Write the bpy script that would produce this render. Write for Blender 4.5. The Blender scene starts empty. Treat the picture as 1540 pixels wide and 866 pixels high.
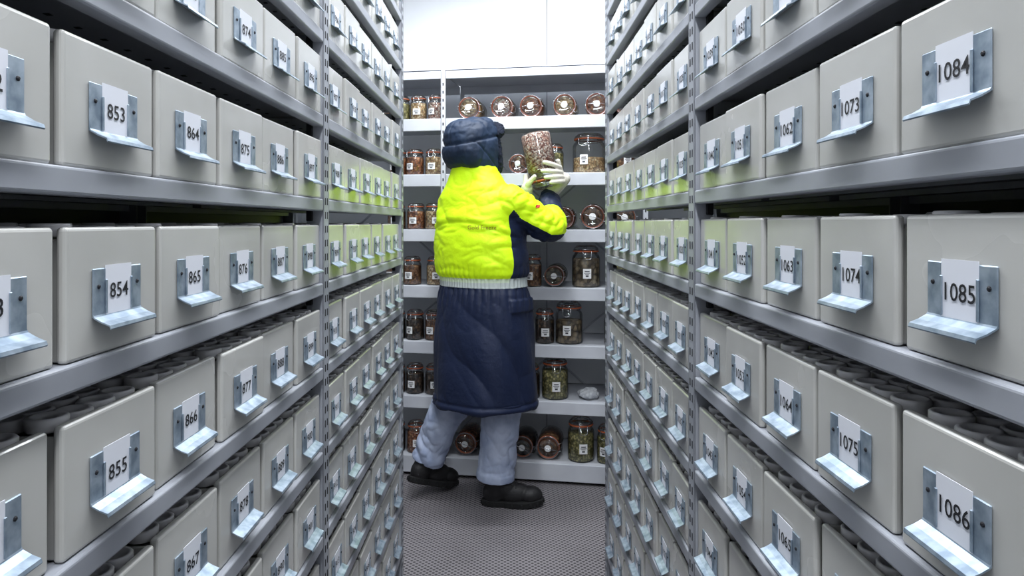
import bpy, bmesh, math, random, time
import numpy as np
from mathutils import Vector, Matrix, Euler
random.seed(7)
scene = bpy.context.scene
scene.view_settings.view_transform = 'Standard'
scene.view_settings.exposure = -0.68

def lin(c):
    out = []
    for v in c:
        v = v / 255.0
        out.append(v / 12.92 if v <= 0.04045 else ((v + 0.055) / 1.055) ** 2.4)
    return tuple(out) + (1.0,)

# ------------------------------------------------------------------ materials
def new_mat(name, col, rough=0.5, metal=0.0, spec=0.5, coat=0.0, transmission=0.0, ior=1.45):
    m = bpy.data.materials.new(name)
    m.use_nodes = True
    b = m.node_tree.nodes['Principled BSDF']
    b.inputs['Base Color'].default_value = lin(col)
    b.inputs['Roughness'].default_value = rough
    b.inputs['Metallic'].default_value = metal
    b.inputs['Specular IOR Level'].default_value = spec
    b.inputs['Coat Weight'].default_value = coat
    b.inputs['Transmission Weight'].default_value = transmission
    b.inputs['IOR'].default_value = ior
    return m
def N(m, t, **kw):
    n = m.node_tree.nodes.new(t)
    for k, v in kw.items(): setattr(n, k, v)
    return n
def link(m, a, b): m.node_tree.links.new(a, b)
def bsdf(m): return m.node_tree.nodes['Principled BSDF']
def add_mottle(m, c1, c2, scale=8.0, detail=4, rough=None, coords='Object', p0=0.35, p1=0.65):
    tc = N(m, 'ShaderNodeTexCoord'); nz = N(m, 'ShaderNodeTexNoise')
    nz.inputs['Scale'].default_value = scale; nz.inputs['Detail'].default_value = detail
    cr = N(m, 'ShaderNodeValToRGB')
    cr.color_ramp.elements[0].position = p0; cr.color_ramp.elements[1].position = p1
    cr.color_ramp.elements[0].color = lin(c1); cr.color_ramp.elements[1].color = lin(c2)
    link(m, tc.outputs[coords], nz.inputs['Vector']); link(m, nz.outputs['Fac'], cr.inputs['Fac'])
    link(m, cr.outputs['Color'], bsdf(m).inputs['Base Color'])
    if rough:
        mr = N(m, 'ShaderNodeMapRange'); mr.inputs['To Min'].default_value = rough[0]; mr.inputs['To Max'].default_value = rough[1]
        link(m, nz.outputs['Fac'], mr.inputs['Value']); link(m, mr.outputs['Result'], bsdf(m).inputs['Roughness'])
    return nz
def add_bump(m, scale, strength, dist=0.01, coords='Object'):
    tc = N(m, 'ShaderNodeTexCoord'); nz = N(m, 'ShaderNodeTexNoise')
    nz.inputs['Detail'].default_value = 5; nz.inputs['Scale'].default_value = scale
    bp = N(m, 'ShaderNodeBump'); bp.inputs['Strength'].default_value = strength; bp.inputs['Distance'].default_value = dist
    link(m, tc.outputs[coords], nz.inputs['Vector']); link(m, nz.outputs['Fac'], bp.inputs['Height'])
    link(m, bp.outputs['Normal'], bsdf(m).inputs['Normal'])

M_box = new_mat('box_plastic', (190, 190, 187), 0.3, coat=0.15)
add_mottle(M_box, (180, 179, 175), (194, 193, 189), 5, 3, rough=(0.2, 0.32))
M_steel = new_mat('painted_steel', (155, 158, 166), 0.45)
add_mottle(M_steel, (148, 151, 159), (162, 165, 173), 6, 3, rough=(0.38, 0.52))
M_hole = new_mat('slot_dark', (30, 31, 34), 0.8)
M_galv = new_mat('galvanised_clip', (176, 190, 204), 0.4, metal=0.6)
add_mottle(M_galv, (130, 146, 162), (172, 185, 198), 60, 3, rough=(0.32, 0.5))
M_label = new_mat('label_paper', (222, 224, 232), 0.6)
M_ink = new_mat('label_ink', (24, 24, 30), 0.6)
M_lid = new_mat('bottle_cap', (210, 208, 210), 0.3)
M_bottle = new_mat('bottle_body', (110, 108, 106), 0.4)
M_added_backing = new_mat('added_rack_backing', (80, 82, 86), 0.5)  # for the sheet added behind the racks to darken their insides
BOXMATS = [M_box, M_galv, M_label, M_ink, M_lid, M_bottle]
M_wall = new_mat('white_wall_panel', (240, 242, 245), 0.45)
add_mottle(M_wall, (236, 239, 243), (243, 245, 248), 1.5, 3)
M_seam = new_mat('wall_seam', (140, 142, 148), 0.6)
M_ceil = new_mat('ceiling_white', (225, 227, 230), 0.6)
M_floor = new_mat('floor_textured', (96, 90, 92), 0.45)
def floor_nodes():
    m = M_floor
    tc = N(m, 'ShaderNodeTexCoord')
    v = N(m, 'ShaderNodeTexVoronoi'); v.inputs['Scale'].default_value = 62; v.inputs['Randomness'].default_value = 0.0
    mp = N(m, 'ShaderNodeMapping'); mp.inputs['Rotation'].default_value = (0, 0, 0.78)
    link(m, tc.outputs['Object'], mp.inputs['Vector']); link(m, mp.outputs['Vector'], v.inputs['Vector'])
    cr = N(m, 'ShaderNodeValToRGB')
    cr.color_ramp.elements[0].position = 0.22; cr.color_ramp.elements[0].color = lin((66, 63, 66))
    cr.color_ramp.elements[1].position = 0.48; cr.color_ramp.elements[1].color = lin((156, 151, 154))
    link(m, v.outputs['Distance'], cr.inputs['Fac'])
    nz = N(m, 'ShaderNodeTexNoise'); nz.inputs['Scale'].default_value = 3.0; nz.inputs['Detail'].default_value = 6
    link(m, tc.outputs['Object'], nz.inputs['Vector'])
    mx = N(m, 'ShaderNodeMix', data_type='RGBA', blend_type='MULTIPLY'); mx.inputs[0].default_value = 0.5
    link(m, cr.outputs['Color'], mx.inputs[6]); link(m, nz.outputs['Fac'], mx.inputs[7])
    link(m, mx.outputs[2], bsdf(m).inputs['Base Color'])
    bp = N(m, 'ShaderNodeBump'); bp.inputs['Strength'].default_value = 0.6; bp.inputs['Distance'].default_value = 0.002
    link(m, v.outputs['Distance'], bp.inputs['Height']); link(m, bp.outputs['Normal'], bsdf(m).inputs['Normal'])
floor_nodes()

# ------------------------------------------------------------------ mesh builder
class MB:
    def __init__(self):
        self.v = []; self.l = []; self.s = []; self.m = []; self.sm = []; self.n = 0
    def add(self, verts, faces, mat=0, smooth=False):
        verts = np.asarray(verts, dtype=np.float64).reshape(-1, 3)
        l = np.array([i for f in faces for i in f], dtype=np.int64) + self.n
        s = np.array([len(f) for f in faces], dtype=np.int64)
        self.v.append(verts); self.l.append(l); self.s.append(s)
        self.m.append(np.full(len(s), mat)); self.sm.append(np.full(len(s), smooth)); self.n += len(verts)
    def collapse(self):
        if len(self.v) > 1:
            self.v = [np.concatenate(self.v)]; self.l = [np.concatenate(self.l)]
            self.s = [np.concatenate(self.s)]; self.m = [np.concatenate(self.m)]; self.sm = [np.concatenate(self.sm)]
    def add_t(self, T, M=None):
        T.collapse()
        v = T.v[0]
        if M is not None:
            A = np.array(M); v = v @ A[:3, :3].T + A[:3, 3]
        self.v.append(v); self.l.append(T.l[0] + self.n); self.s.append(T.s[0])
        self.m.append(T.m[0]); self.sm.append(T.sm[0]); self.n += len(v)
    def build(self, name, mats, parent=None, matrix=None):
        self.collapse()
        me = bpy.data.meshes.new(name)
        v, l, s = self.v[0], self.l[0], self.s[0]
        me.vertices.add(len(v)); me.vertices.foreach_set('co', v.ravel().astype(np.float32))
        me.loops.add(len(l)); me.loops.foreach_set('vertex_index', l.astype(np.int32))
        me.polygons.add(len(s))
        me.polygons.foreach_set('loop_start', np.concatenate([[0], np.cumsum(s)[:-1]]).astype(np.int32))
        me.polygons.foreach_set('loop_total', s.astype(np.int32))
        me.polygons.foreach_set('material_index', self.m[0].astype(np.int32))
        me.polygons.foreach_set('use_smooth', self.sm[0].astype(bool))
        for m in mats: me.materials.append(m)
        me.update(calc_edges=True)
        ob = bpy.data.objects.new(name, me); scene.collection.objects.link(ob)
        if parent: ob.parent = parent
        if matrix is not None: ob.matrix_world = matrix
        return ob
_bc = {}
def box_arr(size, bev=0.0, seg=2):
    if bev <= 0:
        x, y, z = [s / 2 for s in size]
        V = np.array([(-x, -y, -z), (x, -y, -z), (x, y, -z), (-x, y, -z), (-x, -y, z), (x, -y, z), (x, y, z), (-x, y, z)])
        return V, [[3, 2, 1, 0], [4, 5, 6, 7], [0, 1, 5, 4], [1, 2, 6, 5], [2, 3, 7, 6], [3, 0, 4, 7]]
    k = (seg,)
    if k not in _bc:
        bm = bmesh.new(); bmesh.ops.create_cube(bm, size=2.0)
        bmesh.ops.bevel(bm, geom=list(bm.edges), offset=0.5, segments=seg, affect='EDGES', profile=0.5)
        bm.verts.index_update()
        _bc[k] = (np.array([v.co[:] for v in bm.verts]), [[v.index for v in f.verts] for f in bm.faces]); bm.free()
    V, F = _bc[k]
    h = np.array(size) / 2
    b = min(bev, h.min() * 0.98)
    A = np.abs(V); W = np.where(A > 0.5 - 1e-6, (h - b) + (A - 0.5) / 0.5 * b, A / 0.5 * (h - b))
    return np.sign(V) * W, F
def add_box(mb, c, size, mat=0, bev=0.0, seg=2, rot=None, smooth=False):
    v, f = box_arr(size, bev, seg)
    if rot is not None: v = v @ np.array(rot.to_3x3()).T
    mb.add(v + np.array(c), f, mat, smooth)
def box2(mb, lo, hi, mat=0, bev=0.0, seg=2):
    lo = np.array(lo, float); hi = np.array(hi, float)
    add_box(mb, (lo + hi) / 2, tuple(hi - lo), mat, bev, seg)
def lathe(profile, seg=24, cap=True, closed=False):
    n = len(profile); V = []; F = []
    for r, z in profile:
        for j in range(seg):
            a = 2 * math.pi * j / seg; V.append((r * math.cos(a), r * math.sin(a), z))
    for i in range(n - 1 if not closed else n):
        i2 = (i + 1) % n
        for j in range(seg):
            k = (j + 1) % seg; F.append([i * seg + j, i * seg + k, i2 * seg + k, i2 * seg + j])
    if cap and not closed:
        F.append([j for j in range(seg)][::-1]); F.append([(n - 1) * seg + j for j in range(seg)])
    return V, F
def sphere_arr(center, axes, seg=20, rings=12):
    V = []; F = []; c = Vector(center); a, b, u = [Vector(x) for x in axes]
    V.append(c - u)
    for i in range(1, rings):
        th = -math.pi / 2 + math.pi * i / rings
        for j in range(seg):
            ph = 2 * math.pi * j / seg
            V.append(c + a * math.cos(th) * math.cos(ph) + b * math.cos(th) * math.sin(ph) + u * math.sin(th))
    V.append(c + u)
    for j in range(seg): F.append([0, 1 + (j + 1) % seg, 1 + j])
    for i in range(rings - 2):
        for j in range(seg):
            k = (j + 1) % seg; F.append([1 + i * seg + j, 1 + i * seg + k, 1 + (i + 1) * seg + k, 1 + (i + 1) * seg + j])
    top = len(V) - 1; base = 1 + (rings - 2) * seg
    for j in range(seg): F.append([base + j, base + (j + 1) % seg, top])
    return [v[:] for v in V], F
def tube_arr(pts, radii, seg=16, round_caps=True):
    P = [Vector(p) for p in pts]; R = list(radii)
    if round_caps:
        d0 = (P[0] - P[1]).normalized(); d1 = (P[-1] - P[-2]).normalized()
        pre = []; post = []
        for k in (0.95, 0.7, 0.35): pre.append((P[0] + d0 * R[0] * k, R[0] * math.sqrt(1 - k * k)))
        for k in (0.35, 0.7, 0.95): post.append((P[-1] + d1 * R[-1] * k, R[-1] * math.sqrt(1 - k * k)))
        P = [p for p, _ in pre] + P + [p for p, _ in post]; R = [r for _, r in pre] + R + [r for _, r in post]
    n = len(P); V = []; F = []
    t0 = (P[1] - P[0]).normalized(); ref = Vector((0, 0, 1)) if abs(t0.z) < 0.9 else Vector((1, 0, 0))
    nx = t0.cross(ref).normalized()
    for i in range(n):
        t = (P[min(i + 1, n - 1)] - P[max(i - 1, 0)]).normalized()
        nx = (nx - t * nx.dot(t)).normalized(); ny = t.cross(nx)
        for j in range(seg):
            a = 2 * math.pi * j / seg; V.append((P[i] + (nx * math.cos(a) + ny * math.sin(a)) * R[i])[:])
    for i in range(n - 1):
        for j in range(seg):
            k = (j + 1) % seg; F.append([i * seg + j, i * seg + k, (i + 1) * seg + k, (i + 1) * seg + j])
    F.append(list(range(seg))[::-1]); F.append([(n - 1) * seg + j for j in range(seg)])
    return V, F
def interp_path(pts, radii, n=6):
    P = [Vector(p) for p in pts]; out = []; rr = []
    for i in range(len(P) - 1):
        p0 = P[max(i - 1, 0)]; p1 = P[i]; p2 = P[i + 1]; p3 = P[min(i + 2, len(P) - 1)]
        for k in range(n):
            t = k / n
            out.append(0.5 * ((2 * p1) + (p2 - p0) * t + (2 * p0 - 5 * p1 + 4 * p2 - p3) * t * t + (3 * p1 - p0 - 3 * p2 + p3) * t ** 3))
            rr.append(radii[i] * (1 - t) + radii[i + 1] * t)
    out.append(P[-1]); rr.append(radii[-1]); return out, rr
def union_obj(name, parts, voxel, smooth_it, mats, parent=None):
    mb = MB()
    for v, f in parts: mb.add(v, f, 0, True)
    ob = mb.build(name + '_src', mats)
    bm = bmesh.new(); bm.from_mesh(ob.data); bmesh.ops.recalc_face_normals(bm, faces=bm.faces); bm.to_mesh(ob.data); bm.free()
    r = ob.modifiers.new('r', 'REMESH'); r.mode = 'VOXEL'; r.voxel_size = voxel; r.use_smooth_shade = True
    s = ob.modifiers.new('s', 'SMOOTH'); s.factor = 0.5; s.iterations = smooth_it
    dg = bpy.context.evaluated_depsgraph_get()
    me = bpy.data.meshes.new_from_object(ob.evaluated_get(dg)); me.name = name
    bpy.data.objects.remove(ob); me.materials.clear()
    for m in mats: me.materials.append(m)
    o = bpy.data.objects.new(name, me); scene.collection.objects.link(o)
    if parent: o.parent = parent
    me.polygons.foreach_set('use_smooth', np.ones(len(me.polygons), bool))
    return o
def get_vn(me):
    n = len(me.vertices)
    P = np.zeros(n * 3, np.float32); me.vertices.foreach_get('co', P)
    Q = np.zeros(n * 3, np.float32); me.vertices.foreach_get('normal', Q)
    return P.reshape(-1, 3).astype(float), Q.reshape(-1, 3).astype(float)
def set_v(me, P):
    me.vertices.foreach_set('co', P.ravel().astype(np.float32)); me.update()
def smoothstep(a, b, x):
    t = np.clip((x - a) / (b - a), 0, 1); return t * t * (3 - 2 * t)
def pn(P):
    P = np.asarray(P, float); I = np.floor(P).astype(np.int64); f = P - I
    u = f * f * f * (f * (f * 6 - 15) + 10)
    res = 0
    for dx in (0, 1):
        for dy in (0, 1):
            for dz in (0, 1):
                h = ((I[:, 0] + dx) * 73856093) ^ ((I[:, 1] + dy) * 19349663) ^ ((I[:, 2] + dz) * 83492791)
                h = (h & 0xffffffff); h = ((h ^ (h >> 15)) * 0x2c1b3c6d) & 0xffffffff; h = ((h ^ (h >> 12)) * 0x297a2d39) & 0xffffffff; h ^= h >> 15
                gx = (h & 1023) / 511.5 - 1; gy = ((h >> 10) & 1023) / 511.5 - 1; gz = ((h >> 20) & 1023) / 511.5 - 1
                d = gx * (f[:, 0] - dx) + gy * (f[:, 1] - dy) + gz * (f[:, 2] - dz)
                w = (u[:, 0] if dx else 1 - u[:, 0]) * (u[:, 1] if dy else 1 - u[:, 1]) * (u[:, 2] if dz else 1 - u[:, 2])
                res = res + w * d
    return res * 1.2
def crease(W, seed=0.0, e=0.75, warp=0.8):
    W = np.asarray(W, float) + np.array([seed, seed * 1.7, -seed])
    W = W + np.stack([pn(W * .7 + 5.1), pn(W * .7 + 9.4), pn(W * .7)], 1) * warp
    return np.minimum(1.0, np.abs(pn(W)) * 2.4) ** e
def text_arrays(s):
    cu = bpy.data.curves.new('t', 'FONT'); cu.body = s; cu.resolution_u = 3; cu.offset = 0.006
    ob = bpy.data.objects.new('t', cu); scene.collection.objects.link(ob)
    dg = bpy.context.evaluated_depsgraph_get(); dg.update()
    me = bpy.data.meshes.new_from_object(ob.evaluated_get(dg))
    V = np.array([v.co[:] for v in me.vertices]).reshape(-1, 3); F = [list(p.vertices) for p in me.polygons]
    bpy.data.objects.remove(ob); bpy.data.curves.remove(cu); bpy.data.meshes.remove(me)
    return V, F
DIG = {d: text_arrays(d) for d in '0123456789'}
w1 = text_arrays('0')[0][:, 0].max(); w2 = text_arrays('00')[0][:, 0].max()
ADV = w2 - w1; CAP = DIG['8'][0][:, 1].max()
TXT = text_arrays('Gold Freeze')

# ------------------------------------------------------------------ worker
worker = bpy.data.objects.new('warehouse_worker', None)
scene.collection.objects.link(worker)
L = Vector((0.87, -0.5, 0)).normalized(); Fd = Vector((0.5, 0.87, 0)).normalized(); Z = Vector((0, 0, 1))
RG = [(0.53, -.105, 3.10, .19, .17), (0.51, -.105, 3.10, .225, .195), (0.462, -.105, 3.10, .234, .206), (0.464, -.105, 3.10, .243, .215), (0.60, -.107, 3.10, .238, .203),
      (0.80, -.110, 3.10, .232, .187), (0.92, -.112, 3.10, .223, .172), (0.97, -.113, 3.10, .214, .163), (1.0, -.115, 3.10, .204, .152),
      (1.035, -.117, 3.10, .204, .152), (1.055, -.120, 3.10, .219, .164), (1.09, -.123, 3.10, .225, .170), (1.17, -.127, 3.10, .221, .168), (1.26, -.13, 3.10, .213, .161),
      (1.34, -.134, 3.10, .204, .152), (1.395, -.138, 3.10, .188, .140), (1.435, -.142, 3.10, .164, .127), (1.47, -.147, 3.10, .136, .113),
      (1.50, -.150, 3.10, .115, .104), (1.535, -.154, 3.105, .104, .100), (1.548, -.154, 3.105, .09, .09)]
def loft(RG, seg=48):
    V = []; F = []
    for (z, cx, cy, a, b) in RG:
        for j in range(seg):
            t = 2 * math.pi * j / seg; ct, st = math.cos(t), math.sin(t); e = 2 / 2.25
            px = a * math.copysign(abs(ct) ** e, ct); py = b * math.copysign(abs(st) ** e, st)
            V.append((Vector((cx, cy, z)) + L * px + Fd * py)[:])
    for i in range(len(RG) - 1):
        for j in range(seg):
            k = (j + 1) % seg; F.append([i * seg + j, i * seg + k, (i + 1) * seg + k, (i + 1) * seg + j])
    F.append(list(range(seg))[::-1]); F.append([(len(RG) - 1) * seg + j for j in range(seg)])
    return V, F
RS, RE, RW = Vector((.002, 3.015, 1.365)), Vector((.188, 3.05, 1.258)), Vector((.192, 3.235, 1.405))
LS, LE, LW = Vector((-.226, 3.17, 1.360)), Vector((-.06, 3.27, 1.275)), Vector((.085, 3.20, 1.405))
def sleeve(S, E, W):
    P, R = interp_path([S, S.lerp(E, .5), E, E.lerp(W, .55), W], [.090, .080, .070, .061, .052], 5)
    return tube_arr(P, R, 20, True)
coat = union_obj('insulated_coat', [loft(RG), sleeve(RS, RE, RW - (RW - RE) * .08), sleeve(LS, LE, LW - (LW - LE) * .08)], 0.005, 6, [], worker)
me = coat.data
P, Nn = get_vn(me)
def segd(P, a, b):
    a = np.array(a); b = np.array(b); d = b - a
    t = np.clip(((P - a) @ d) / (d @ d), 0, 1); q = a + t[:, None] * d
    return np.linalg.norm(P - q, axis=1), t, q
z = P[:, 2]; rel = P - np.array([-.13, 3.10, 0]); rel[:, 2] = 0
lat = rel @ np.array(L); fw = rel @ np.array(Fd)
best_d = np.full(len(P), 9.0); best_t = np.zeros(len(P)); best_q = P.copy()
for (S, E, W) in ((RS, RE, RW), (LS, LE, LW)):
    for off, (a, b) in ((0, (S, E)), (1, (E, W))):
        d1, t1, q1 = segd(P, a, b); k = d1 < best_d
        best_d[k] = d1[k]; best_t[k] = t1[k] + off; best_q[k] = q1[k]
inside_t = (lat / .226) ** 2 + (fw / .173) ** 2 < 1.08
arm = (best_d < .10) & (~inside_t) & (z > 1.1)
m_arm = np.maximum(-(z - best_q[:, 2]) - 0.028 - .01 * (1 - np.minimum(1, best_t)), (best_t - 1.42) * 0.2)
m_tor = np.minimum(fw + 0.07, 1.335 - z)
mask = np.where(arm, m_arm, np.where(z > 1.018, m_tor, 0.1))
g = np.arctan2(fw, lat)
x_, y_ = P[:, 0], P[:, 1]
S3 = lambda a, b, c: np.stack([a, b, c], 1)
d_arm = 0.010 * (crease(S3(x_ * 8, y_ * 8, z * 11), 3.1) - .6) + 0.003 * (crease(P * 22, 1.2) - .6) + 0.004 * (np.abs(np.sin(best_t * 13 + 2 * pn(P * 7))) - .6)
k = smoothstep(1.04, 1.10, z)
zs = 1.283 - 1.2 * (lat + 0.02) ** 2
d_top = k * 0.0085 * (crease(S3(lat * 5.5, fw * 5.5, z * 9), .3) - .6) + k * 0.003 * (crease(S3(lat * 14, fw * 14, z * 22), 2.3) - .6)
d_top += 0.0055 * (np.abs(np.sin(g * 19 + 3 * pn(P * 7))) ** .7 - .6) * (1 - smoothstep(1.05, 1.13, z))
d_top += np.where(fw < 0, -0.0045 * np.exp(-((z - zs) / 0.0055) ** 2) + 0.003 * np.exp(-((z - zs - .022) / 0.014) ** 2), 0)
d_band = 0.003 * np.sin(g * 64)
d_sk = 0.011 * (crease(S3(lat * 5 + z * 2.0, fw * 5, z * 2.6), 4.4) - .6) + 0.003 * (crease(S3(lat * 12 + z * 5, fw * 12, z * 6), 7.4) - .6)
d_sk += 0.008 * (np.abs(np.sin(g * 16 + 2.5 * pn(P * 6))) ** .7 - .6) * smoothstep(.86, .985, z)
d_sk += 0.004 * np.exp(-((z - 0.478) / 0.010) ** 2) - 0.003 * np.exp(-((z - 0.496) / 0.005) ** 2)
d_sk += 0.007 * np.sin(g * 6 + 1) * (1 - smoothstep(.45, .75, z))
pf = smoothstep(-.42, -.38, g) * (1 - smoothstep(.40, .44, g)) * smoothstep(.888, .894, z) * (1 - smoothstep(.944, .950, z))
d_sk += .008 * pf
dd = np.where(z > 1.037, np.where(arm, d_arm, d_top), np.where(z > .995, d_band, d_sk))
NP = P + Nn * dd[:, None]
set_v(me, NP)
attr = me.attributes.new('navy', 'FLOAT', 'POINT'); attr.data.foreach_set('value', mask.astype(np.float32))
M_coat = new_mat('coat_fabric', (40, 60, 90), 0.6)
def coat_nodes():
    m = M_coat; b = bsdf(m)
    at = N(m, 'ShaderNodeAttribute'); at.attribute_name = 'navy'
    gt = N(m, 'ShaderNodeMath', operation='GREATER_THAN'); gt.inputs[1].default_value = 0.0
    link(m, at.outputs['Fac'], gt.inputs[0])
    mx = N(m, 'ShaderNodeMix', data_type='RGBA')
    mx.inputs[6].default_value = lin((206, 246, 8)); mx.inputs[7].default_value = lin((8, 24, 56))
    link(m, gt.outputs[0], mx.inputs[0])
    tc = N(m, 'ShaderNodeTexCoord'); sx = N(m, 'ShaderNodeSeparateXYZ'); link(m, tc.outputs['Object'], sx.inputs[0])
    g1 = N(m, 'ShaderNodeMath', operation='COMPARE'); g1.inputs[1].default_value = 1.018; g1.inputs[2].default_value = 0.021
    link(m, sx.outputs['Z'], g1.inputs[0])
    mx2 = N(m, 'ShaderNodeMix', data_type='RGBA'); mx2.inputs[7].default_value = lin((192, 200, 198))
    link(m, g1.outputs[0], mx2.inputs[0]); link(m, mx.outputs[2], mx2.inputs[6])
    link(m, mx2.outputs[2], b.inputs['Base Color'])
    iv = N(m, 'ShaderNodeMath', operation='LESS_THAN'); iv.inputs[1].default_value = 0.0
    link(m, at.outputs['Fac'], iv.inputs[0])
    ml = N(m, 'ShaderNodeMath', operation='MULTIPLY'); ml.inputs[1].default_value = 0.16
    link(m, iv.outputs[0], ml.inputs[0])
    b.inputs['Emission Color'].default_value = lin((206, 246, 8))  # yellow cloth glows slightly, emission standing in for fluorescence
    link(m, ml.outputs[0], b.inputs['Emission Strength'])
    nz = N(m, 'ShaderNodeTexNoise'); nz.inputs['Scale'].default_value = 45; nz.inputs['Detail'].default_value = 6
    wv = N(m, 'ShaderNodeTexNoise'); wv.inputs['Scale'].default_value = 700
    ad = N(m, 'ShaderNodeMath', operation='MULTIPLY_ADD'); ad.inputs[1].default_value = 0.12
    link(m, wv.outputs['Fac'], ad.inputs[0]); link(m, nz.outputs['Fac'], ad.inputs[2])
    link(m, tc.outputs['Object'], nz.inputs['Vector']); link(m, tc.outputs['Object'], wv.inputs['Vector'])
    bp = N(m, 'ShaderNodeBump'); bp.inputs['Strength'].default_value = 0.35; bp.inputs['Distance'].default_value = 0.006
    link(m, ad.outputs[0], bp.inputs['Height']); link(m, bp.outputs['Normal'], b.inputs['Normal'])
    b.inputs['Sheen Weight'].default_value = 0.02
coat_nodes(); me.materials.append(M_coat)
M_print = new_mat('back_print', (158, 134, 40), 0.5)
back = NP[(NP[:, 1] < 3.1)]
def drape(x, zz, off=.0015):
    dq = (back[:, 0] - x) ** 2 + (back[:, 2] - zz) ** 2
    i4 = np.argpartition(dq, 4)[:4]
    return (x, back[i4, 1].min() - off, zz)
V, F = TXT
k = 0.125 / V[:, 0].max()
W = [drape(-0.178 + q[0] * k, 1.252 + q[1] * k) for q in V]
mb = MB(); mb.add(W, F, 0); mb.build('back_print', [M_print], parent=worker)
M_red = new_mat('badge_red', (190, 50, 44), 0.6)
V = []; F = []
for i in range(4):
    for j in range(3): V.append(drape(.116 + i * .006 + j * .002, 1.345 + j * .007, .003))
for i in range(3):
    for j in range(2): F.append([i * 3 + j, i * 3 + j + 1, (i + 1) * 3 + j + 1, (i + 1) * 3 + j])
mb = MB(); mb.add(V, F, 0); mb.build('sleeve_badge', [M_red], parent=worker)

Hf = Vector((0.72, 0.66, 0.14)).normalized(); Hl = Hf.cross(Z).normalized(); Hu = Hl.cross(Hf).normalized()
HC = Vector((-0.160, 3.10, 1.615))
def HP(f, r, u): return HC + Hf * f + Hl * r + Hu * u
def ell(f, r, u, af, ar, au, seg=24, rings=16):
    return sphere_arr(HP(f, r, u), (Hf * af, Hl * ar, Hu * au), seg, rings)
M_skin = new_mat('skin', (205, 160, 135), 0.5)
hp = [ell(0, 0, 0.01, .095, .075, .105), ell(.03, 0, -.06, .062, .055, .06), ell(.095, 0, -.015, .018, .014, .03), ell(.105, 0, -.03, .016, .018, .012),
      ell(.085, 0, -.065, .014, .026, .008), ell(.082, 0, -.078, .014, .022, .008), ell(.07, 0, -.10, .022, .026, .02),
      ell(.075, .03, .02, .016, .024, .008), ell(.075, -.03, .02, .016, .024, .008),
      ell(0, .078, -.005, .02, .008, .032), ell(0, -.078, -.005, .02, .008, .032),
      tube_arr([HP(-.015, 0, -.05), HP(-.03, 0, -.17)], [.055, .06], 20)]
union_obj('head', hp, 0.004, 2, [M_skin], worker)
mb = MB()
M_eye = new_mat('eye', (240, 240, 238), 0.15); M_iris = new_mat('iris', (60, 42, 30), 0.15)
for sg in (-1, 1):
    v, f = ell(.080, sg * .031, .003, .011, .012, .008, 12, 8); mb.add(v, f, 0, True)
    v, f = ell(.089, sg * .031, .003, .004, .005, .005, 10, 6); mb.add(v, f, 1, True)
mb.build('eyes', [M_eye, M_iris], parent=worker)

M_hat = new_mat('hat_fabric', (34, 48, 72), 0.6)
add_mottle(M_hat, (14, 31, 54), (27, 46, 71), 14, 4)
add_bump(M_hat, 60, 0.35, 0.004)
def hat_loft(rows, front=None, seg=56, e=2 / 2.4):
    V = []; F = []
    for (u, cf, af, ar, slope) in rows:
        for j in range(seg):
            t = 2 * math.pi * j / seg; ct, st = math.cos(t), math.sin(t)
            f = cf + af * math.copysign(abs(ct) ** e, ct); r = ar * math.copysign(abs(st) ** e, st)
            if front is not None: f = min(f, front)
            V.append(HP(f, r, u + slope * f)[:])
    n = len(rows)
    for i in range(n - 1):
        for j in range(seg):
            k = (j + 1) % seg; F.append([i * seg + j, i * seg + k, (i + 1) * seg + k, (i + 1) * seg + j])
    F.append(list(range(seg))[::-1]); F.append([(n - 1) * seg + j for j in range(seg)])
    return V, F
crown = hat_loft([(.035, -.008, .122, .106, .10), (.055, -.008, .127, .111, .10), (.09, -.010, .122, .105, .08), (.116, -.010, .106, .090, .06), (.133, -.008, .080, .066, .06), (.141, -.006, .045, .036, .06)])
flap = hat_loft([(-.118, -.018, .086, .086, -.42), (-.108, -.018, .108, .104, -.42), (-.06, -.018, .124, .116, -.25), (-.01, -.014, .131, .119, -.05), (.030, -.010, .131, .117, .08), (.042, -.010, .124, .110, .10)], front=.062)
ho = union_obj('trapper_hat', [crown, flap], 0.0045, 3, [M_hat], worker)
P, Nn = get_vn(ho.data); q = P - np.array(HC); u = q @ np.array(Hu); fr = q @ np.array(Hf); r = q @ np.array(Hl)
d = 0.007 * (crease(P * 10, 2.2) - .6) + 0.002 * (crease(P * 28, 5) - .6)
seam = 0.040 + 0.10 * fr
d -= 0.006 * np.exp(-((u - seam) / .004) ** 2)
d -= np.where(u > seam, 0.004 * np.exp(-(r / .004) ** 2), 0.005 * np.exp(-((fr * .75 + u * .66 + .035) / .004) ** 2))
set_v(ho.data, P + Nn * d[:, None])
M_fur = new_mat('hat_fur', (18, 26, 44), 0.95); add_bump(M_fur, 160, 1.0, 0.01)
fur = []
Pp, R = interp_path([HP(.085, -.095, .055), HP(.118, -.05, .078), HP(.126, 0, .086), HP(.118, .05, .078), HP(.085, .095, .055)], [.018, .029, .033, .029, .018], 5)
fur.append(tube_arr(Pp, R, 16))
for sg in (-1, 1):
    Pp, R = interp_path([HP(.075, sg * .085, .03), HP(.070, sg * .094, -.04), HP(.066, sg * .09, -.10), HP(.05, sg * .075, -.135)], [.014, .014, .014, .010], 5)
    fur.append(tube_arr(Pp, R, 12))
fo = union_obj('hat_fur_trim', fur, 0.0045, 1, [M_fur], worker)
P, Nn = get_vn(fo.data); set_v(fo.data, P + Nn * (0.006 * pn(P * 90) + 0.004 * pn(P * 220))[:, None])

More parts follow.
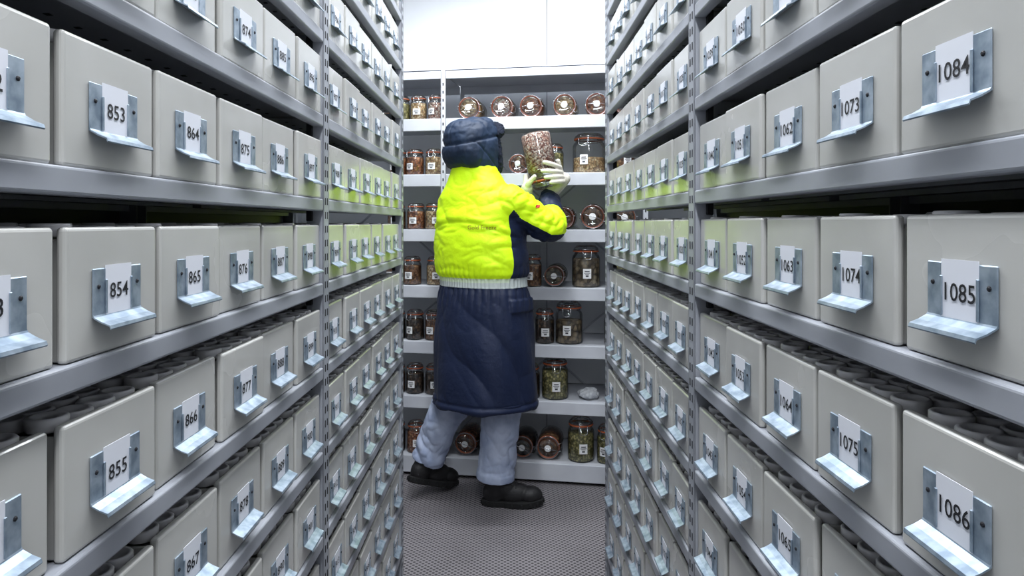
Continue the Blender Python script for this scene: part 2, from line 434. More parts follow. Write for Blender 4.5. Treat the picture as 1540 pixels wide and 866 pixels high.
M_jean = new_mat('denim', (138, 150, 176), 0.8)
add_mottle(M_jean, (148, 160, 188), (182, 192, 214), 14, 6); add_bump(M_jean, 500, 0.3, 0.002)
Lh, Lk, La = Vector((-.20, 3.14, .80)), Vector((-.25, 3.18, .50)), Vector((-.384, 3.215, .165))
Rh, Rk, Ra = Vector((-.03, 3.06, .80)), Vector((-.03, 3.09, .50)), Vector((-.062, 3.11, .118))
P1, R1 = interp_path([Lh, Lk, Lk.lerp(La, .5), La], [.11, .096, .083, .074], 6)
P2, R2 = interp_path([Rh, Rk, Rk.lerp(Ra, .5), Ra], [.11, .096, .087, .084], 6)
def cuff(A, d, r):
    d = d.normalized(); return tube_arr([A + d * -0.036, A + d * -0.004, A + d * 0.0], [r + .005, r + .005, r + .002], 24, False)
jo = union_obj('jeans', [tube_arr(P1, R1, 24, False), tube_arr(P2, R2, 24, False), sphere_arr((-.115, 3.10, .84), (L * .18, Fd * .13, Z * .13)),
                         cuff(La, La - Lk, .074), cuff(Ra, Ra - Rk, .085)], 0.005, 2, [M_jean], worker)
P, Nn = get_vn(jo.data)
d = 0.014 * (crease(S3(P[:, 0] * 7 + P[:, 2] * 3, P[:, 1] * 7, P[:, 2] * 6 + P[:, 0] * 5), 8.8) - .6) + 0.004 * (crease(P * 20, 4) - .6)
set_v(jo.data, P + Nn * (d * np.where(P[:, 2] < .16, .35, 1))[:, None])

M_boot = new_mat('black_boot', (26, 25, 27), 0.55); add_bump(M_boot, 80, 0.4, 0.004)
M_sole = new_mat('boot_sole', (20, 20, 21), 0.8)
def make_boot(name, heel, yaw, pitch):
    M = Matrix.Translation(heel) @ Matrix.Rotation(yaw, 4, 'Z') @ Matrix.Rotation(pitch, 4, 'Y')
    def T(vf): return [(M @ Vector(p))[:] for p in vf[0]], vf[1]
    X, Y = Vector((1, 0, 0)), Vector((0, 1, 0))
    parts = [sphere_arr((.215, 0, .050), (X * .060, Y * .047, Z * .038)), sphere_arr((.15, 0, .052), (X * .080, Y * .043, Z * .050)),
             sphere_arr((.055, 0, .055), (X * .054, Y * .040, Z * .055)), sphere_arr((.105, 0, .075), (X * .06, Y * .039, Z * .050)),
             tube_arr([(.06, 0, .05), (.055, 0, .12), (.050, 0, .175)], [.042, .045, .048], 20, False)]
    union_obj(name, [T(p) for p in parts], 0.004, 2, [M_boot], worker)
    out = []; n = 40
    for j in range(n):
        t = 2 * math.pi * j / n; c, s = math.cos(t), math.sin(t)
        x = .138 + .140 * c
        w = (.050 + .004 * c if c > -0.2 else .042) - .008 * math.exp(-((x - .11) / .04) ** 2)
        out.append((x, w * math.copysign(abs(s) ** .75, s)))
    mb = MB(); V = []; F = []
    for z, k in [(0.0, .97), (0.004, 1.0), (.024, 1.02), (.028, .98)]:
        for (x, y) in out: V.append((.138 + (x - .138) * k, y * k, z + 0.012 * float(smoothstep(.19, .28, x))))
    for i in range(3):
        for j in range(n):
            kk = (j + 1) % n; F.append([i * n + j, i * n + kk, (i + 1) * n + kk, (i + 1) * n + j])
    F.append(list(range(n))[::-1]); F.append([3 * n + j for j in range(n)])
    mb.add([(M @ Vector(p))[:] for p in V], F, 0)
    for j in range(0, n, 2):
        x, y = out[j]; v, f = box_arr((.010, .006, .016), 0.001, 1)
        mb.add([(M @ Vector((q[0] + x, q[1] + y * 1.02, q[2] + .012 + 0.012 * float(smoothstep(.19, .28, x)))))[:] for q in v], f, 0)
    for q in range(4):
        v, f = tube_arr([(.155 - q * .018, -.028, .088 + q * .013), (.158 - q * .018, 0, .106 + q * .012), (.155 - q * .018, .028, .088 + q * .013)], [.003] * 3, 6)
        mb.add([(M @ Vector(p))[:] for p in v], f, 1)
    mb.build(name + '_sole', [M_sole, M_boot], parent=worker)
make_boot('boot_right', Vector((-.120, 3.105, 0.0)), -0.06, 0.0)
make_boot('boot_left', Vector((-.462, 3.145, 0.088)), 0.70, 0.33)

JC = Vector((.149, 3.20, 1.570)); JU = Vector((-.20, .03, 1)).normalized()
JR, JH = 0.071, 0.262
e1 = (Vector((1, 0, 0)) - JU * JU.x).normalized(); e2 = e1.cross(JU).normalized()
if e2.y > 0: e2 = -e2
def JP(th, h, r):
    t = math.radians(th); return JC + JU * h + (e1 * math.cos(t) + e2 * math.sin(t)) * r
M_glove = new_mat('knit_glove', (222, 217, 203), 0.85); add_bump(M_glove, 220, 0.7, 0.004)
def finger(pts, radii):
    P, R = interp_path(pts, radii, 4); return tube_arr(P, R, 12)
R_ = JR + .011
right = [tube_arr([RW + (RW - RE).normalized() * -.03, RW + Vector((0.005, .0, .012)), JP(0, -.104, R_ + .010)], [.036, .034, .030], 16)]
for (h0, t0) in ((-.116, 22), (-.095, 24), (-.074, 24), (-.054, 22)):
    right.append(tube_arr([JP(-8, -.101 + (h0 + .082) * .5, R_ + .004), JP(t0, h0, R_ + .002)], [.0165, .0125], 12))
for i, (h0, ln, dh) in enumerate(((-.118, 54, .004), (-.097, 68, .010), (-.075, 74, .020), (-.052, 62, .034))):
    right.append(finger([JP(20, h0, R_ + .003), JP(20 + ln * .4, h0 + dh * .3, R_ + .003), JP(20 + ln * .72, h0 + dh * .7, R_), JP(20 + ln, h0 + dh, R_ - .001)], [.0125, .0118, .011, .0095]))
right.append(finger([JP(-12, -.098, R_ + .010), JP(-18, -.068, R_ + .008), JP(-10, -.041, R_ + .002), JP(-2, -.016, R_)], [.017, .0145, .0125, .0105]))
union_obj('glove_right', right, 0.003, 1, [M_glove], worker)
left = [tube_arr([LW + (LW - LE).normalized() * -.03, LW + Vector((-.004, 0, .012)), JP(168, -.114, R_ + .008)], [.035, .033, .028], 16)]
for (h0, t0) in ((-.114, 200), (-.095, 202), (-.076, 202), (-.058, 200)):
    left.append(tube_arr([JP(182, -.103 + (h0 + .083) * .5, R_ + .004), JP(t0, h0, R_ + .003)], [.016, .0125], 12))
for i, (h0, ln, dh) in enumerate(((-.114, 60, .004), (-.095, 74, .006), (-.076, 80, .008), (-.056, 72, .012))):
    left.append(finger([JP(200, h0, R_ + .003), JP(200 + ln * .4, h0 + dh * .3, R_ + .003), JP(200 + ln * .72, h0 + dh * .7, R_), JP(200 + ln, h0 + dh, R_ - .001)], [.0125, .0118, .011, .0095]))
left.append(finger([JP(165, -.114, R_ + .008), JP(150, -.098, R_ + .008), JP(136, -.084, R_ + .002), JP(124, -.073, R_)], [.017, .0145, .0125, .0105]))
union_obj('glove_left', left, 0.003, 1, [M_glove], worker)

# ------------------------------------------------------------------ room
ANG = math.atan(0.17)
BM = Matrix.Translation((-0.33, 3.436, 0)) @ Matrix.Rotation(-ANG, 4, 'Z')
H = 2.8
mb = MB(); box2(mb, (-2.6, -2.6, -0.1), (2.6, 5.0, 0.0)); mb.build('floor', [M_floor])
mb = MB(); box2(mb, (-2.6, -2.6, H), (2.6, 5.0, H + 0.1)); mb.build('ceiling', [M_ceil])
mb = MB(); box2(mb, (-2.7, -2.6, 0), (-2.6, 5.0, H)); mb.build('wall_left', [M_wall])
mb = MB(); box2(mb, (2.6, -2.6, 0), (2.7, 5.0, H)); mb.build('wall_right', [M_wall])
mb = MB(); box2(mb, (-2.6, -2.7, 0), (2.6, -2.6, H)); mb.build('wall_front', [M_wall])
mb = MB(); box2(mb, (-2.35, 0.47, 0), (2.85, 0.57, H), 0)
for s in (-2.2, -1.12, 0.47, 1.6): box2(mb, (s, 0.4675, 0), (s + 0.004, 0.4705, H), 1)
mb.build('wall_back', [M_wall, M_seam], matrix=BM)

# ------------------------------------------------------------------ back shelving unit
M_bsteel = new_mat('light_shelf_steel', (204, 207, 214), 0.4)
add_mottle(M_bsteel, (192, 195, 203), (204, 207, 214), 6, 3)
SH = [1.806, 1.525, 1.247, 0.962, 0.680, 0.403, 0.100]
SD = 0.42
rb = MB()
UP = [-1.96, -0.98, 0.0, 1.0, 1.98]
for u in UP:
    box2(rb, (u - 0.012, 0, 0), (u + 0.012, 0.004, 2.05), 0, 0.001, 1)
    box2(rb, (u - 0.012, 0, 0), (u - 0.009, 0.04, 2.05), 0)
    box2(rb, (u - 0.012, SD - 0.004, 0), (u + 0.012, SD, 2.05), 0)
    for z in np.arange(0.05, 2.0, 0.04): box2(rb, (u - 0.003, -0.0006, z), (u + 0.003, 0.001, z + 0.014), 1)
for i in range(len(UP) - 1):
    a, b = UP[i] + 0.013, UP[i + 1] - 0.013
    a2, b2 = UP[i], UP[i + 1]
    for k, z in enumerate(SH):
        lip = 0.062 if k < 6 else 0.085
        box2(rb, (a, 0.001, z - lip), (b, 0.014, z), 0, 0.003, 2)
        box2(rb, (a, 0.012, z - 0.004), (b, 0.045, z - 0.001), 0)
        box2(rb, (a2, 0.045, z - 0.004), (b2, SD - 0.006, z - 0.001), 0)
        box2(rb, (a, SD - 0.02, z - 0.03), (b, SD - 0.005, z - 0.001), 0)
    box2(rb, (a, 0.001, 2.005), (b, 0.014, 2.045), 0, 0.003, 2)
    box2(rb, (a2, 0.005, 2.0505), (b2, SD, 2.0535), 0)  # sheet added over the top trays, stops light leaking through their gaps
    box2(rb, (a, 0.012, 2.040), (b, SD - 0.006, 2.043), 0)
    box2(rb, (a, SD - 0.02, 2.0), (b, SD - 0.005, 2.043), 0)
    for (z0, z1_) in ((0.15, 0.95), (0.97, 1.78)):
        for (p, q) in ((a, b), (b, a)):
            v, f = tube_arr([(p, SD + 0.004, z0), (q, SD + 0.004, z1_)], [0.006, 0.006], 6, False); rb.add(v, f, 0)
rb.build('jar_shelving_unit', [M_bsteel, M_hole], matrix=BM)

# ------------------------------------------------------------------ glass jars (thin-walled clear glass)
M_glass = new_mat('jar_glass', (235, 240, 240), 0.03)
def glass_nodes():
    m = M_glass; nt = m.node_tree
    tr = N(m, 'ShaderNodeBsdfTransparent'); tr.inputs[0].default_value = (0.95, 0.965, 0.965, 1)
    gl = N(m, 'ShaderNodeBsdfGlossy'); gl.inputs['Roughness'].default_value = 0.04
    lw = N(m, 'ShaderNodeLayerWeight'); lw.inputs['Blend'].default_value = 0.18
    mx = N(m, 'ShaderNodeMixShader')
    mr = N(m, 'ShaderNodeMapRange'); mr.inputs['To Min'].default_value = 0.05; mr.inputs['To Max'].default_value = 0.75
    link(m, lw.outputs['Fresnel'], mr.inputs['Value']); link(m, mr.outputs['Result'], mx.inputs[0])
    link(m, tr.outputs[0], mx.inputs[1]); link(m, gl.outputs[0], mx.inputs[2])
    out = [n for n in nt.nodes if n.type == 'OUTPUT_MATERIAL'][0]
    link(m, mx.outputs[0], out.inputs['Surface'])
glass_nodes()
M_gask = new_mat('rubber_gasket', (186, 98, 62), 0.5)
M_wire = new_mat('wire_clasp', (190, 192, 196), 0.25, metal=1.0)
M_jlab = new_mat('jar_label', (232, 232, 232), 0.6)
M_jink = new_mat('jar_label_print', (60, 60, 66), 0.6)
def seed_mat(name, c1, c2, c3, scale):
    m = new_mat(name, c1, 0.55)
    tc = N(m, 'ShaderNodeTexCoord')
    v = N(m, 'ShaderNodeTexVoronoi'); v.inputs['Scale'].default_value = scale
    link(m, tc.outputs['Object'], v.inputs['Vector'])
    sep = N(m, 'ShaderNodeSeparateColor'); link(m, v.outputs['Color'], sep.inputs['Color'])
    cr = N(m, 'ShaderNodeValToRGB'); cr.color_ramp.interpolation = 'CONSTANT'
    e = cr.color_ramp.elements
    e[0].position = 0; e[0].color = lin(c1); e[1].position = 0.4; e[1].color = lin(c2)
    x = e.new(0.75); x.color = lin(c3)
    link(m, sep.outputs[0], cr.inputs['Fac'])
    dk = N(m, 'ShaderNodeMapRange'); dk.inputs['From Min'].default_value = 0.25; dk.inputs['From Max'].default_value = 0.8
    dk.inputs['To Min'].default_value = 1.0; dk.inputs['To Max'].default_value = 0.35
    link(m, v.outputs['Distance'], dk.inputs['Value'])
    mx = N(m, 'ShaderNodeMix', data_type='RGBA', blend_type='MULTIPLY'); mx.inputs[0].default_value = 1
    link(m, cr.outputs['Color'], mx.inputs[6]); link(m, dk.outputs['Result'], mx.inputs[7])
    link(m, mx.outputs[2], bsdf(m).inputs['Base Color'])
    bp = N(m, 'ShaderNodeBump'); bp.inputs['Strength'].default_value = 0.6; bp.inputs['Distance'].default_value = 0.003; bp.invert = True
    link(m, v.outputs['Distance'], bp.inputs['Height']); link(m, bp.outputs['Normal'], bsdf(m).inputs['Normal'])
    return m
SEED = [
    seed_mat('seeds_tan', (204, 170, 124), (170, 134, 94), (226, 202, 162), 110),
    seed_mat('seeds_brown', (138, 96, 66), (102, 68, 48), (170, 128, 92), 90),
    seed_mat('seeds_dark', (76, 60, 50), (50, 41, 36), (108, 86, 68), 80),
    seed_mat('seeds_green', (150, 144, 92), (116, 112, 70), (190, 178, 122), 100),
    seed_mat('seeds_flecked', (186, 146, 128), (222, 206, 192), (116, 68, 58), 150),
    seed_mat('seeds_orange', (166, 104, 70), (124, 74, 52), (196, 142, 104), 100),
    seed_mat('seeds_nut', (124, 108, 88), (92, 78, 64), (164, 144, 116), 48),
]
def make_jar(M, r, h, seed, fill=0.8, label=True, lab_ang=-90, name='glass_clip_jar'):
    mb = MB(); nb = h * 0.80
    V, F = lathe([(r * 0.55, 0.001), (r * 0.9, 0.0), (r, r * 0.12), (r, nb * 0.86), (r * 0.93, nb * 0.95), (r * 0.80, nb), (r * 0.80, h * 0.845)], 28); mb.add(V, F, 0, True)
    ch = nb * fill; zc = min(ch, nb * .86)
    prof = [(r * 0.5, 0.004), (r * 0.88, 0.004), (r * 0.955, r * 0.14), (r * 0.955, zc - 0.004)]
    if fill >= .95: prof += [(r * .88, nb * .95), (r * .76, nb), (r * .76, h * .838), (r * .3, h * .84)]
    else: prof += [(r * 0.9, zc), (r * 0.4, zc + 0.004), (r * .05, zc + 0.005)]
    V, F = lathe(prof, 24); mb.add(V, F, 1, True)
    V, F = lathe([(r * 0.79, h * 0.846), (r * 0.93, h * 0.847), (r * 0.93, h * 0.876), (r * 0.79, h * 0.8775)], 28, closed=True); mb.add(V, F, 2, True)
    V, F = lathe([(r * 0.785, h * 0.846), (r * 0.785, h * .878), (r * 0.86, h * 0.88), (r * 0.88, h * 0.90), (r * 0.86, h * 0.94), (r * 0.74, h * 0.975), (r * .68, h), (r * 0.60, h), (r * 0.55, h * 0.97), (r * .1, h * .965)], 28); mb.add(V, F, 0, True)
    def ring(rad, z, th):
        P = [(rad * math.cos(t), rad * math.sin(t), z) for t in np.linspace(0, 2 * math.pi, 25)]
        v, f = tube_arr(P, [th] * len(P), 5, False); mb.add(v, f, 3, True)
    ring(r * 0.83, nb + 0.002, 0.0016); ring(r * 0.90, h * 0.905, 0.0016)
    v, f = tube_arr([(-r * .3, -r * .88, h * .905), (-r * .3, -r * 1.06, h * .86), (-r * .28, -r * 1.05, h * .70), (0, -r * 1.06, h * .665), (r * .28, -r * 1.05, h * .70), (r * .3, -r * 1.06, h * .86), (r * .3, -r * .88, h * .905)], [0.0016] * 7, 5, False)
    mb.add(v, f, 3, True)
    v, f = tube_arr([(-r * .22, r * .86, nb), (-r * .22, r * 1.0, h * .87), (-r * .1, r * .9, h * .93), (r * .1, r * .9, h * .93), (r * .22, r * 1.0, h * .87), (r * .22, r * .86, nb)], [0.0016] * 6, 5, False)
    mb.add(v, f, 3, True)
    v, f = tube_arr([(-r * .3, -r * .88, h * .905), (-r * .1, -r * .5, h * 1.0), (0, 0, h * 1.005), (r * .1, r * .5, h * 1.0), (r * .1, r * .9, h * .93)], [0.0014] * 5, 5, False); mb.add(v, f, 3, True)
    V, F = lathe([(r * 0.27, h * .974), (r * 0.26, h * .978)], 20); mb.add(V, F, 4)
    if label:
        a0 = math.radians(lab_ang); hw = min(0.020 / r, 0.6); zl = nb * 0.42; hl = min(0.024, h * .12)
        def patch(rr, w, za, zb, mat, n):
            V = []; F = []
            for i in range(n + 1):
                a = a0 - w + 2 * w * i / n
                for z in (za, zb): V.append((rr * math.cos(a), rr * math.sin(a), z))
            for i in range(n): F.append([2 * i, 2 * i + 2, 2 * i + 3, 2 * i + 1])
            mb.add(V, F, mat)
        patch(r + .0006, hw, zl - hl, zl + hl, 4, 8)
        for (zz, hh, ww) in ((0.45, .10, .6), (0.1, .07, .75), (-.15, .05, .5), (-.5, .16, .35)):
            patch(r + .001, hw * ww, zl + hl * (zz - hh), zl + hl * (zz + hh), 5, 4)
    return mb.build(name, [M_glass, SEED[seed], M_gask, M_wire, M_jlab, M_jink], matrix=M)
def stand(s, lvl, r, h, seed, fill=0.85, d=None, label=True):
    if d is None: d = 0.03 + r
    make_jar(BM @ Matrix.Translation((s, d, SH[lvl] - 0.0005)) @ Matrix.Rotation(random.uniform(-.5, .5), 4, 'Z'), r, h, seed, fill, label)
def lie(s, lvl, r, h, seed, d=0.03, fill=1.0):
    make_jar(BM @ Matrix.Translation((s, d + h, SH[lvl] + r - 0.0005)) @ Matrix.Rotation(math.radians(90), 4, 'X') @ Matrix.Rotation(random.uniform(1.2, 2.2), 4, 'Z'), r, h, seed, fill, False)
for s, sd in ((0.117, 0), (0.287, 4), (0.435, 5), (0.605, 0), (0.765, 5), (0.91, 1)): lie(s, 0, 0.061, 0.2, sd, d=.045)
for s, sd in ((-0.24, 3), (-0.15, 0), (-0.055, 4), (-0.34, 1)): stand(s, 0, 0.043, 0.13, sd)
for s, sd in ((-0.26, 5), (-0.17, 5), (-0.068, 0)): stand(s, 1, 0.046, 0.135, sd)
lie(0.14, 1, 0.055, 0.2, 1); lie(0.373, 1, 0.052, 0.2, 5)
stand(0.725, 1, 0.082, 0.20, 0, 0.5); stand(0.55, 1, 0.05, 0.15, 3); stand(0.89, 1, 0.06, 0.18, 1)
for s, sd in ((-0.27, 1), (-0.165, 5), (-0.068, 0)): stand(s, 2, 0.047, 0.135, sd)
lie(0.20, 2, 0.06, 0.2, 1); lie(0.60, 2, 0.058, 0.2, 5); lie(0.745, 2, 0.064, 0.2, 1); lie(0.9, 2, 0.06, 0.2, 1)
for s, sd in ((-0.28, 1), (-0.185, 1), (-0.06, 0)): stand(s, 3, 0.047, 0.145, sd)
stand(0.445, 3, 0.045, 0.16, 1); lie(0.555, 3, 0.055, 0.19, 6); stand(0.71, 3, 0.070, 0.205, 6, 0.9); stand(0.88, 3, 0.06, 0.18, 3); lie(0.2, 3, 0.06, 0.19, 1)
for s, sd in ((-0.27, 2), (-0.17, 2), (-0.068, 1)): stand(s, 4, 0.047, 0.15, sd)
stand(0.505, 4, 0.048, 0.17, 2); stand(0.625, 4, 0.068, 0.205, 6, 0.7); stand(0.16, 4, 0.06, 0.18, 1); stand(0.86, 4, 0.06, 0.18, 2)
for s, sd in ((-0.27, 1), (-0.17, 2), (-0.068, 2)): stand(s, 5, 0.046, 0.15, sd)
stand(0.555, 5, 0.066, 0.20, 3, 0.9); stand(0.43, 5, 0.05, 0.17, 2); stand(0.88, 5, 0.06, 0.18, 1)
for s, sd in ((-0.27, 2), (-0.165, 5), (-0.06, 3)): stand(s, 6, 0.046, 0.155, sd)
lie(0.103, 6, 0.060, 0.2, 5); lie(0.24, 6, 0.056, 0.2, 2); lie(0.395, 6, 0.058, 0.2, 2); lie(0.525, 6, 0.062, 0.2, 1)
stand(0.685, 6, 0.066, 0.205, 3, 0.8); stand(0.815, 6, 0.050, 0.18, 3)
zax2 = -JU; yax = (Vector((0.3, 1, 0)) - JU * JU.dot(Vector((0.3, 1, 0)))).normalized(); xax2 = yax.cross(zax2)
MJ = Matrix.Translation(JC + JU * JH / 2) @ Matrix(((xax2.x, yax.x, zax2.x, 0), (xax2.y, yax.y, zax2.y, 0), (xax2.z, yax.z, zax2.z, 0), (0, 0, 0, 1)))
make_jar(MJ, JR, JH, 4, 0.93, False)

M_bag = new_mat('plastic_bag', (190, 193, 198), 0.2)
v, f = sphere_arr((0, 0, 0.026), ((0.052, 0, 0), (0, 0.05, 0), (0, 0, 0.026)), 40, 24)
v = np.array(v); kk = 1 + 0.35 * pn(v * 30) + 0.2 * pn(v * 70)
v = np.stack([v[:, 0] * kk, v[:, 1] * kk, np.maximum(0, .026 + (v[:, 2] - .026) * kk)], 1)
mb = MB(); mb.add(v, f, 0, False)
mb.build('crumpled_plastic_bag', [M_bag], matrix=BM @ Matrix.Translation((0.725, 0.10, SH[5])))

# ------------------------------------------------------------------ storage boxes (u right, v up, n out)
def number_template(num, cap, width, mat=3):
    s = str(num); mb = MB(); k = cap / CAP; tot = ADV * len(s); sq = min(1.05, width / (tot * k))
    for i, ch in enumerate(s):
        V, F = DIG[ch]; W = V.copy()
        W[:, 0] = (W[:, 0] + i * ADV - tot / 2) * k * sq; W[:, 1] = W[:, 1] * k - cap / 2; W[:, 2] = 0
        mb.add(W, F, mat)
    return mb
BW, BH, BD = 0.1525, 0.1195, 0.36
def storage_box_template(nd, w=BW):
    mb = MB()
    add_box(mb, (0, BH / 2, -0.005), (w, BH, 0.010), 0, 0.0035, 3)
    for sgn in (-1, 1): add_box(mb, (sgn * (w / 2 - 0.006), 0.055, -BD / 2), (0.004, 0.108, BD - 0.01), 0, 0.0012, 1)
    add_box(mb, (0, 0.055, -BD + 0.004), (w - 0.012, 0.108, 0.004), 0, 0.001, 1)
    add_box(mb, (0, 0.004, -BD / 2), (w - 0.010, 0.004, BD - 0.01), 0)
    cy = 0.058; W, H = 0.082, 0.046
    for sgn in (-1, 1):
        add_box(mb, (sgn * (W / 2 - 0.010), cy, 0.0013), (0.020, H, 0.0018), 1, 0.0008, 1)
        V, F = lathe([(0.0022, 0), (0.0022, 0.0008), (0.0012, 0.0016)], 8)
        mb.add([(a + sgn * (W / 2 - 0.008), b + cy + 0.006, c + 0.0020) for a, b, c in V], F, 3)
        add_box(mb, (sgn * (W / 2 - 0.0195), cy - .004, 0.0030), (0.003, H - 0.014, 0.0012), 1, 0.0005, 1)
    add_box(mb, (0, cy, 0.0008), (W - 0.03, H - 0.006, 0.0014), 1)
    def strip(u0, u1, prof, th=0.0012):
        n = len(prof); V = []
        for (a, b) in prof: V += [(u0, a, b), (u1, a, b)]
        for (a, b) in prof: V += [(u0, a - th, b - th * .5), (u1, a - th, b - th * .5)]
        F = []
        for i in range(n - 1):
            o = 2 * i; F.append([o, o + 1, o + 3, o + 2]); q = 2 * n + 2 * i; F.append([q, q + 2, q + 3, q + 1])
            F.append([o, o + 2, q + 2, q]); F.append([o + 1, q + 1, q + 3, o + 3])
        F.append([0, 2 * n, 2 * n + 1, 1]); e = 2 * (n - 1); F.append([e, e + 1, 2 * n + e + 1, 2 * n + e])
        mb.add(V, F, 1)
    b0 = cy - H / 2
    strip(-W / 2, W / 2, [(b0 + 0.004, 0.0015), (b0 + 0.001, 0.003), (b0 - 0.003, 0.010), (b0 - 0.006, 0.0175), (b0 - 0.009, 0.0185)])
    add_box(mb, (0, cy + 0.001, 0.0022), (0.044, H + 0.003, 0.0006), 2)
    V, F = lathe([(0.0165, 0.0), (0.0175, 0.001), (0.0175, 0.011), (0.0165, 0.0125), (0.013, 0.0125), (0.0125, 0.0115)], 14)
    V2, F2 = lathe([(0.016, 0.0), (0.016, 0.098)], 10)
    rnd = random.Random(nd * 31 + 5)
    for i in range(4):
        for j in range(nd):
            u = (-1.5 + i) * 0.0355 * (w / BW); d = -0.030 - j * 0.0375; dh = rnd.uniform(-0.002, 0.003)
            mb.add([(a + u, c + 0.1085 + dh, d - b) for a, b, c in V], F, 4, True)
            if j < 1: mb.add([(a + u, c + 0.008, d - b) for a, b, c in V2], F2, 5, True)
    return mb
T_full = storage_box_template(7); T_few = storage_box_template(1)
SP = 0.173
def build_rack(side, xf, z1, posts, nbox, num0, dcol):
    rack = MB(); boxes = MB(); D = 0.42
    levels = [z1 + SP * k for k in range(-7, 7)]
    ztop = 2.46; pw = 0.04
    def X(d): return xf - side * d
    def bx(d0, d1, y0, y1, z0, zz1, mat=0, bev=0.0, seg=2):
        xa, xb = X(d0), X(d1); box2(rack, (min(xa, xb), y0, z0), (max(xa, xb), y1, zz1), mat, bev, seg)
    for py in posts:
        bx(0.0, 0.003, py, py + pw, 0.0, ztop, 0, 0.001, 1)
        bx(0.0, 0.035, py, py + 0.003, 0.0, ztop, 0); bx(0.0, 0.035, py + pw - 0.003, py + pw, 0.0, ztop, 0)
        bx(D - 0.003, D, py, py + pw, 0.0, ztop, 0, 0.001, 1)
        bx(D - 0.035, D, py, py + 0.003, 0.0, ztop, 0); bx(D - 0.035, D, py + pw - 0.003, py + pw, 0.0, ztop, 0)
        bx(-0.004, 0.05, py - 0.005, py + pw + 0.005, 0.0, 0.006, 0, 0.001, 1)
        z = 0.05
        while z < ztop - 0.03:
            bx(-0.0006, 0.001, py + 0.010, py + 0.015, z, z + 0.014, 1); bx(-0.0006, 0.001, py + 0.025, py + 0.030, z, z + 0.014, 1); z += 0.0288
        for z in (0.15, 0.9, 1.65, 2.35): bx(0.03, D - 0.03, py + 0.015, py + 0.020, z, z + 0.02, 0)
    for b in range(len(posts) - 1):
        y0 = posts[b] + pw; y1 = posts[b + 1]
        for lv in levels + [2.44]:
            bx(0.0005, 0.022, y0 + 0.0005, y1 - 0.0005, lv - 0.025, lv, 0, 0.003, 3)
            bx(0.02, D - 0.005, y0 - 0.01, y1 + 0.01, lv - 0.003, lv - 0.001, 0)
            bx(D - 0.02, D - 0.004, y0, y1, lv - 0.025, lv - 0.001, 0)
            bx(0.14, 0.165, y0, y1, lv - 0.018, lv - 0.003, 0); bx(0.27, 0.295, y0, y1, lv - 0.018, lv - 0.003, 0)
            if lv > 1.3:
                yy = y0 + 0.04
                while yy < y1 - 0.02:
                    bx(0.05, 0.057, yy, yy + 0.007, lv - 0.0036, lv - 0.0029, 1); bx(0.10, 0.107, yy, yy + 0.007, lv - 0.0036, lv - 0.0029, 1); yy += 0.05
            for yq in (y0 - 0.004, y1 - 0.008): bx(0.022, 0.034, yq, yq + 0.012, lv - 0.045, lv - 0.012, 1, 0.001, 1)
        bx(D, D + 0.002, y0 - 0.02, y1 + 0.02, 0.05, ztop - 0.02, 2)  # added backing sheet, blocks light from behind so the shelves stay dark
        n = nbox[b]; p = (y1 - y0) / n
        for c in range(n):
            yc = y0 + p * (c + 0.5)
            for r in range(-6, 8):
                lv = z1 - SP * r
                T = T_full if r >= 0 else T_few
                jy = random.uniform(-0.002, 0.002); jd = random.uniform(0.0, 0.006); ang = random.uniform(-0.010, 0.010)
                sc = (p - 0.008) / BW if p < 0.160 else 1.0
                M = Matrix(((0, 0, side, X(0.004 + jd)), (side * sc, 0, 0, yc + jy), (0, 1, 0, lv + 0.0005), (0, 0, 0, 1))) @ Matrix.Rotation(ang, 4, 'Y')
                boxes.add_t(T, M)
                nt = number_template(num0 + dcol * (c + sum(nbox[:b])) + r, 0.0142, 0.041 if num0 > 1000 else 0.034)
                boxes.add_t(nt, M @ Matrix.Translation((random.uniform(-.001, .001), 0.058 + random.uniform(-.002, .002), 0.0030)))
    rack.build('metal_shelving_rack', [M_steel, M_hole, M_added_backing])
    boxes.build('numbered_storage_boxes', BOXMATS)
build_rack(+1, -0.38, 1.329, [-0.637, 0.383, 1.403, 2.423], [6, 6, 6], 842 - 66, 11)
build_rack(-1, 0.345, 1.340, [-0.770, 0.250, 1.270, 2.400], [6, 6, 7], 1073 + 11 * 8, -11)

# ------------------------------------------------------------------ ceiling lights
M_hous = new_mat('light_housing', (230, 230, 232), 0.4)
M_em = new_mat('light_diffuser', (255, 255, 255), 0.5)
bsdf(M_em).inputs['Emission Color'].default_value = (0.92, 0.96, 1.0, 1)
bsdf(M_em).inputs['Emission Strength'].default_value = 6
def strip(loc, sx, sy, power):
    mb = MB()
    add_box(mb, (0, 0, 0), (sx + .04, sy + .04, 0.05), 0, 0.006, 2); add_box(mb, (0, 0, -0.027), (sx, sy, 0.012), 1, 0.004, 2)
    o = mb.build('ceiling_strip_light', [M_hous, M_em]); o.location = (loc[0], loc[1], H - 0.026)
    ld = bpy.data.lights.new('tube_light', 'AREA'); ld.shape = 'RECTANGLE'; ld.size = sx; ld.size_y = sy
    ld.energy = power; ld.color = (0.915, 0.955, 1.0)
    lo = bpy.data.objects.new('tube_light', ld); scene.collection.objects.link(lo); lo.parent = o; lo.location = (0, 0, -0.045)
strip((0, -1.3), 0.16, 1.2, 44)  # added fill lamp behind the camera, brightens the box fronts
strip((0, 0.2), 0.16, 1.2, 43)
strip((0, 1.7), 0.16, 1.2, 43)
strip((-0.1, 2.86), 1.6, 0.16, 68)
w = bpy.data.worlds.new('World'); scene.world = w; w.use_nodes = True
w.node_tree.nodes['Background'].inputs[0].default_value = (0.8, 0.88, 1, 1)
w.node_tree.nodes['Background'].inputs[1].default_value = 0.3

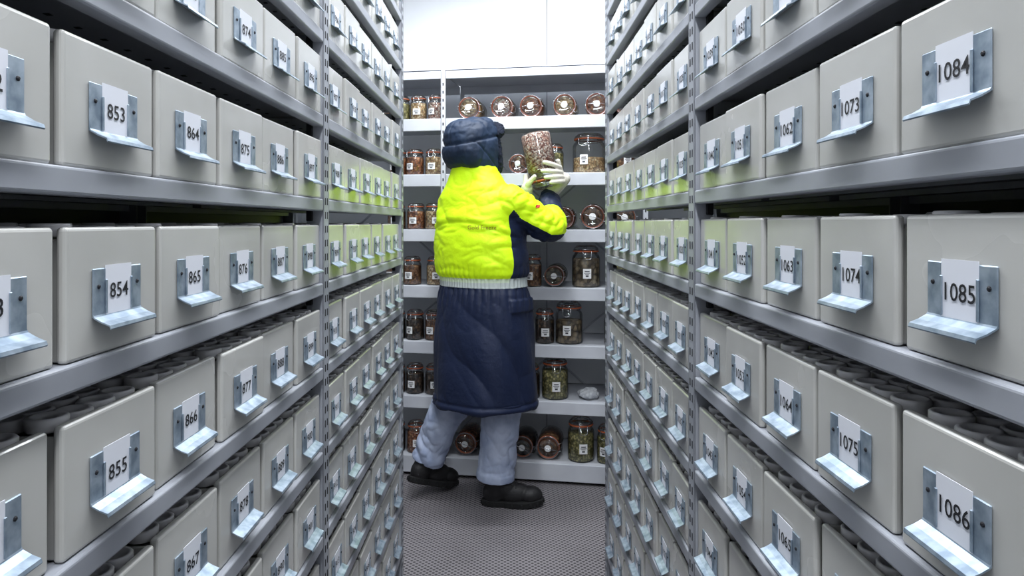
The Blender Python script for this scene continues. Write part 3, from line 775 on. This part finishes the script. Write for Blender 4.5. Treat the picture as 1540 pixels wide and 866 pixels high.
cd = bpy.data.cameras.new('camera'); cd.sensor_width = 36; cd.lens = 24.0
cd.shift_x = 5 / 1540; cd.shift_y = -98 / 1540; cd.clip_start = 0.02
co = bpy.data.objects.new('camera', cd); scene.collection.objects.link(co)
co.location = (0, 0, 1.28); co.rotation_euler = (math.radians(90), 0, 0)
scene.camera = co
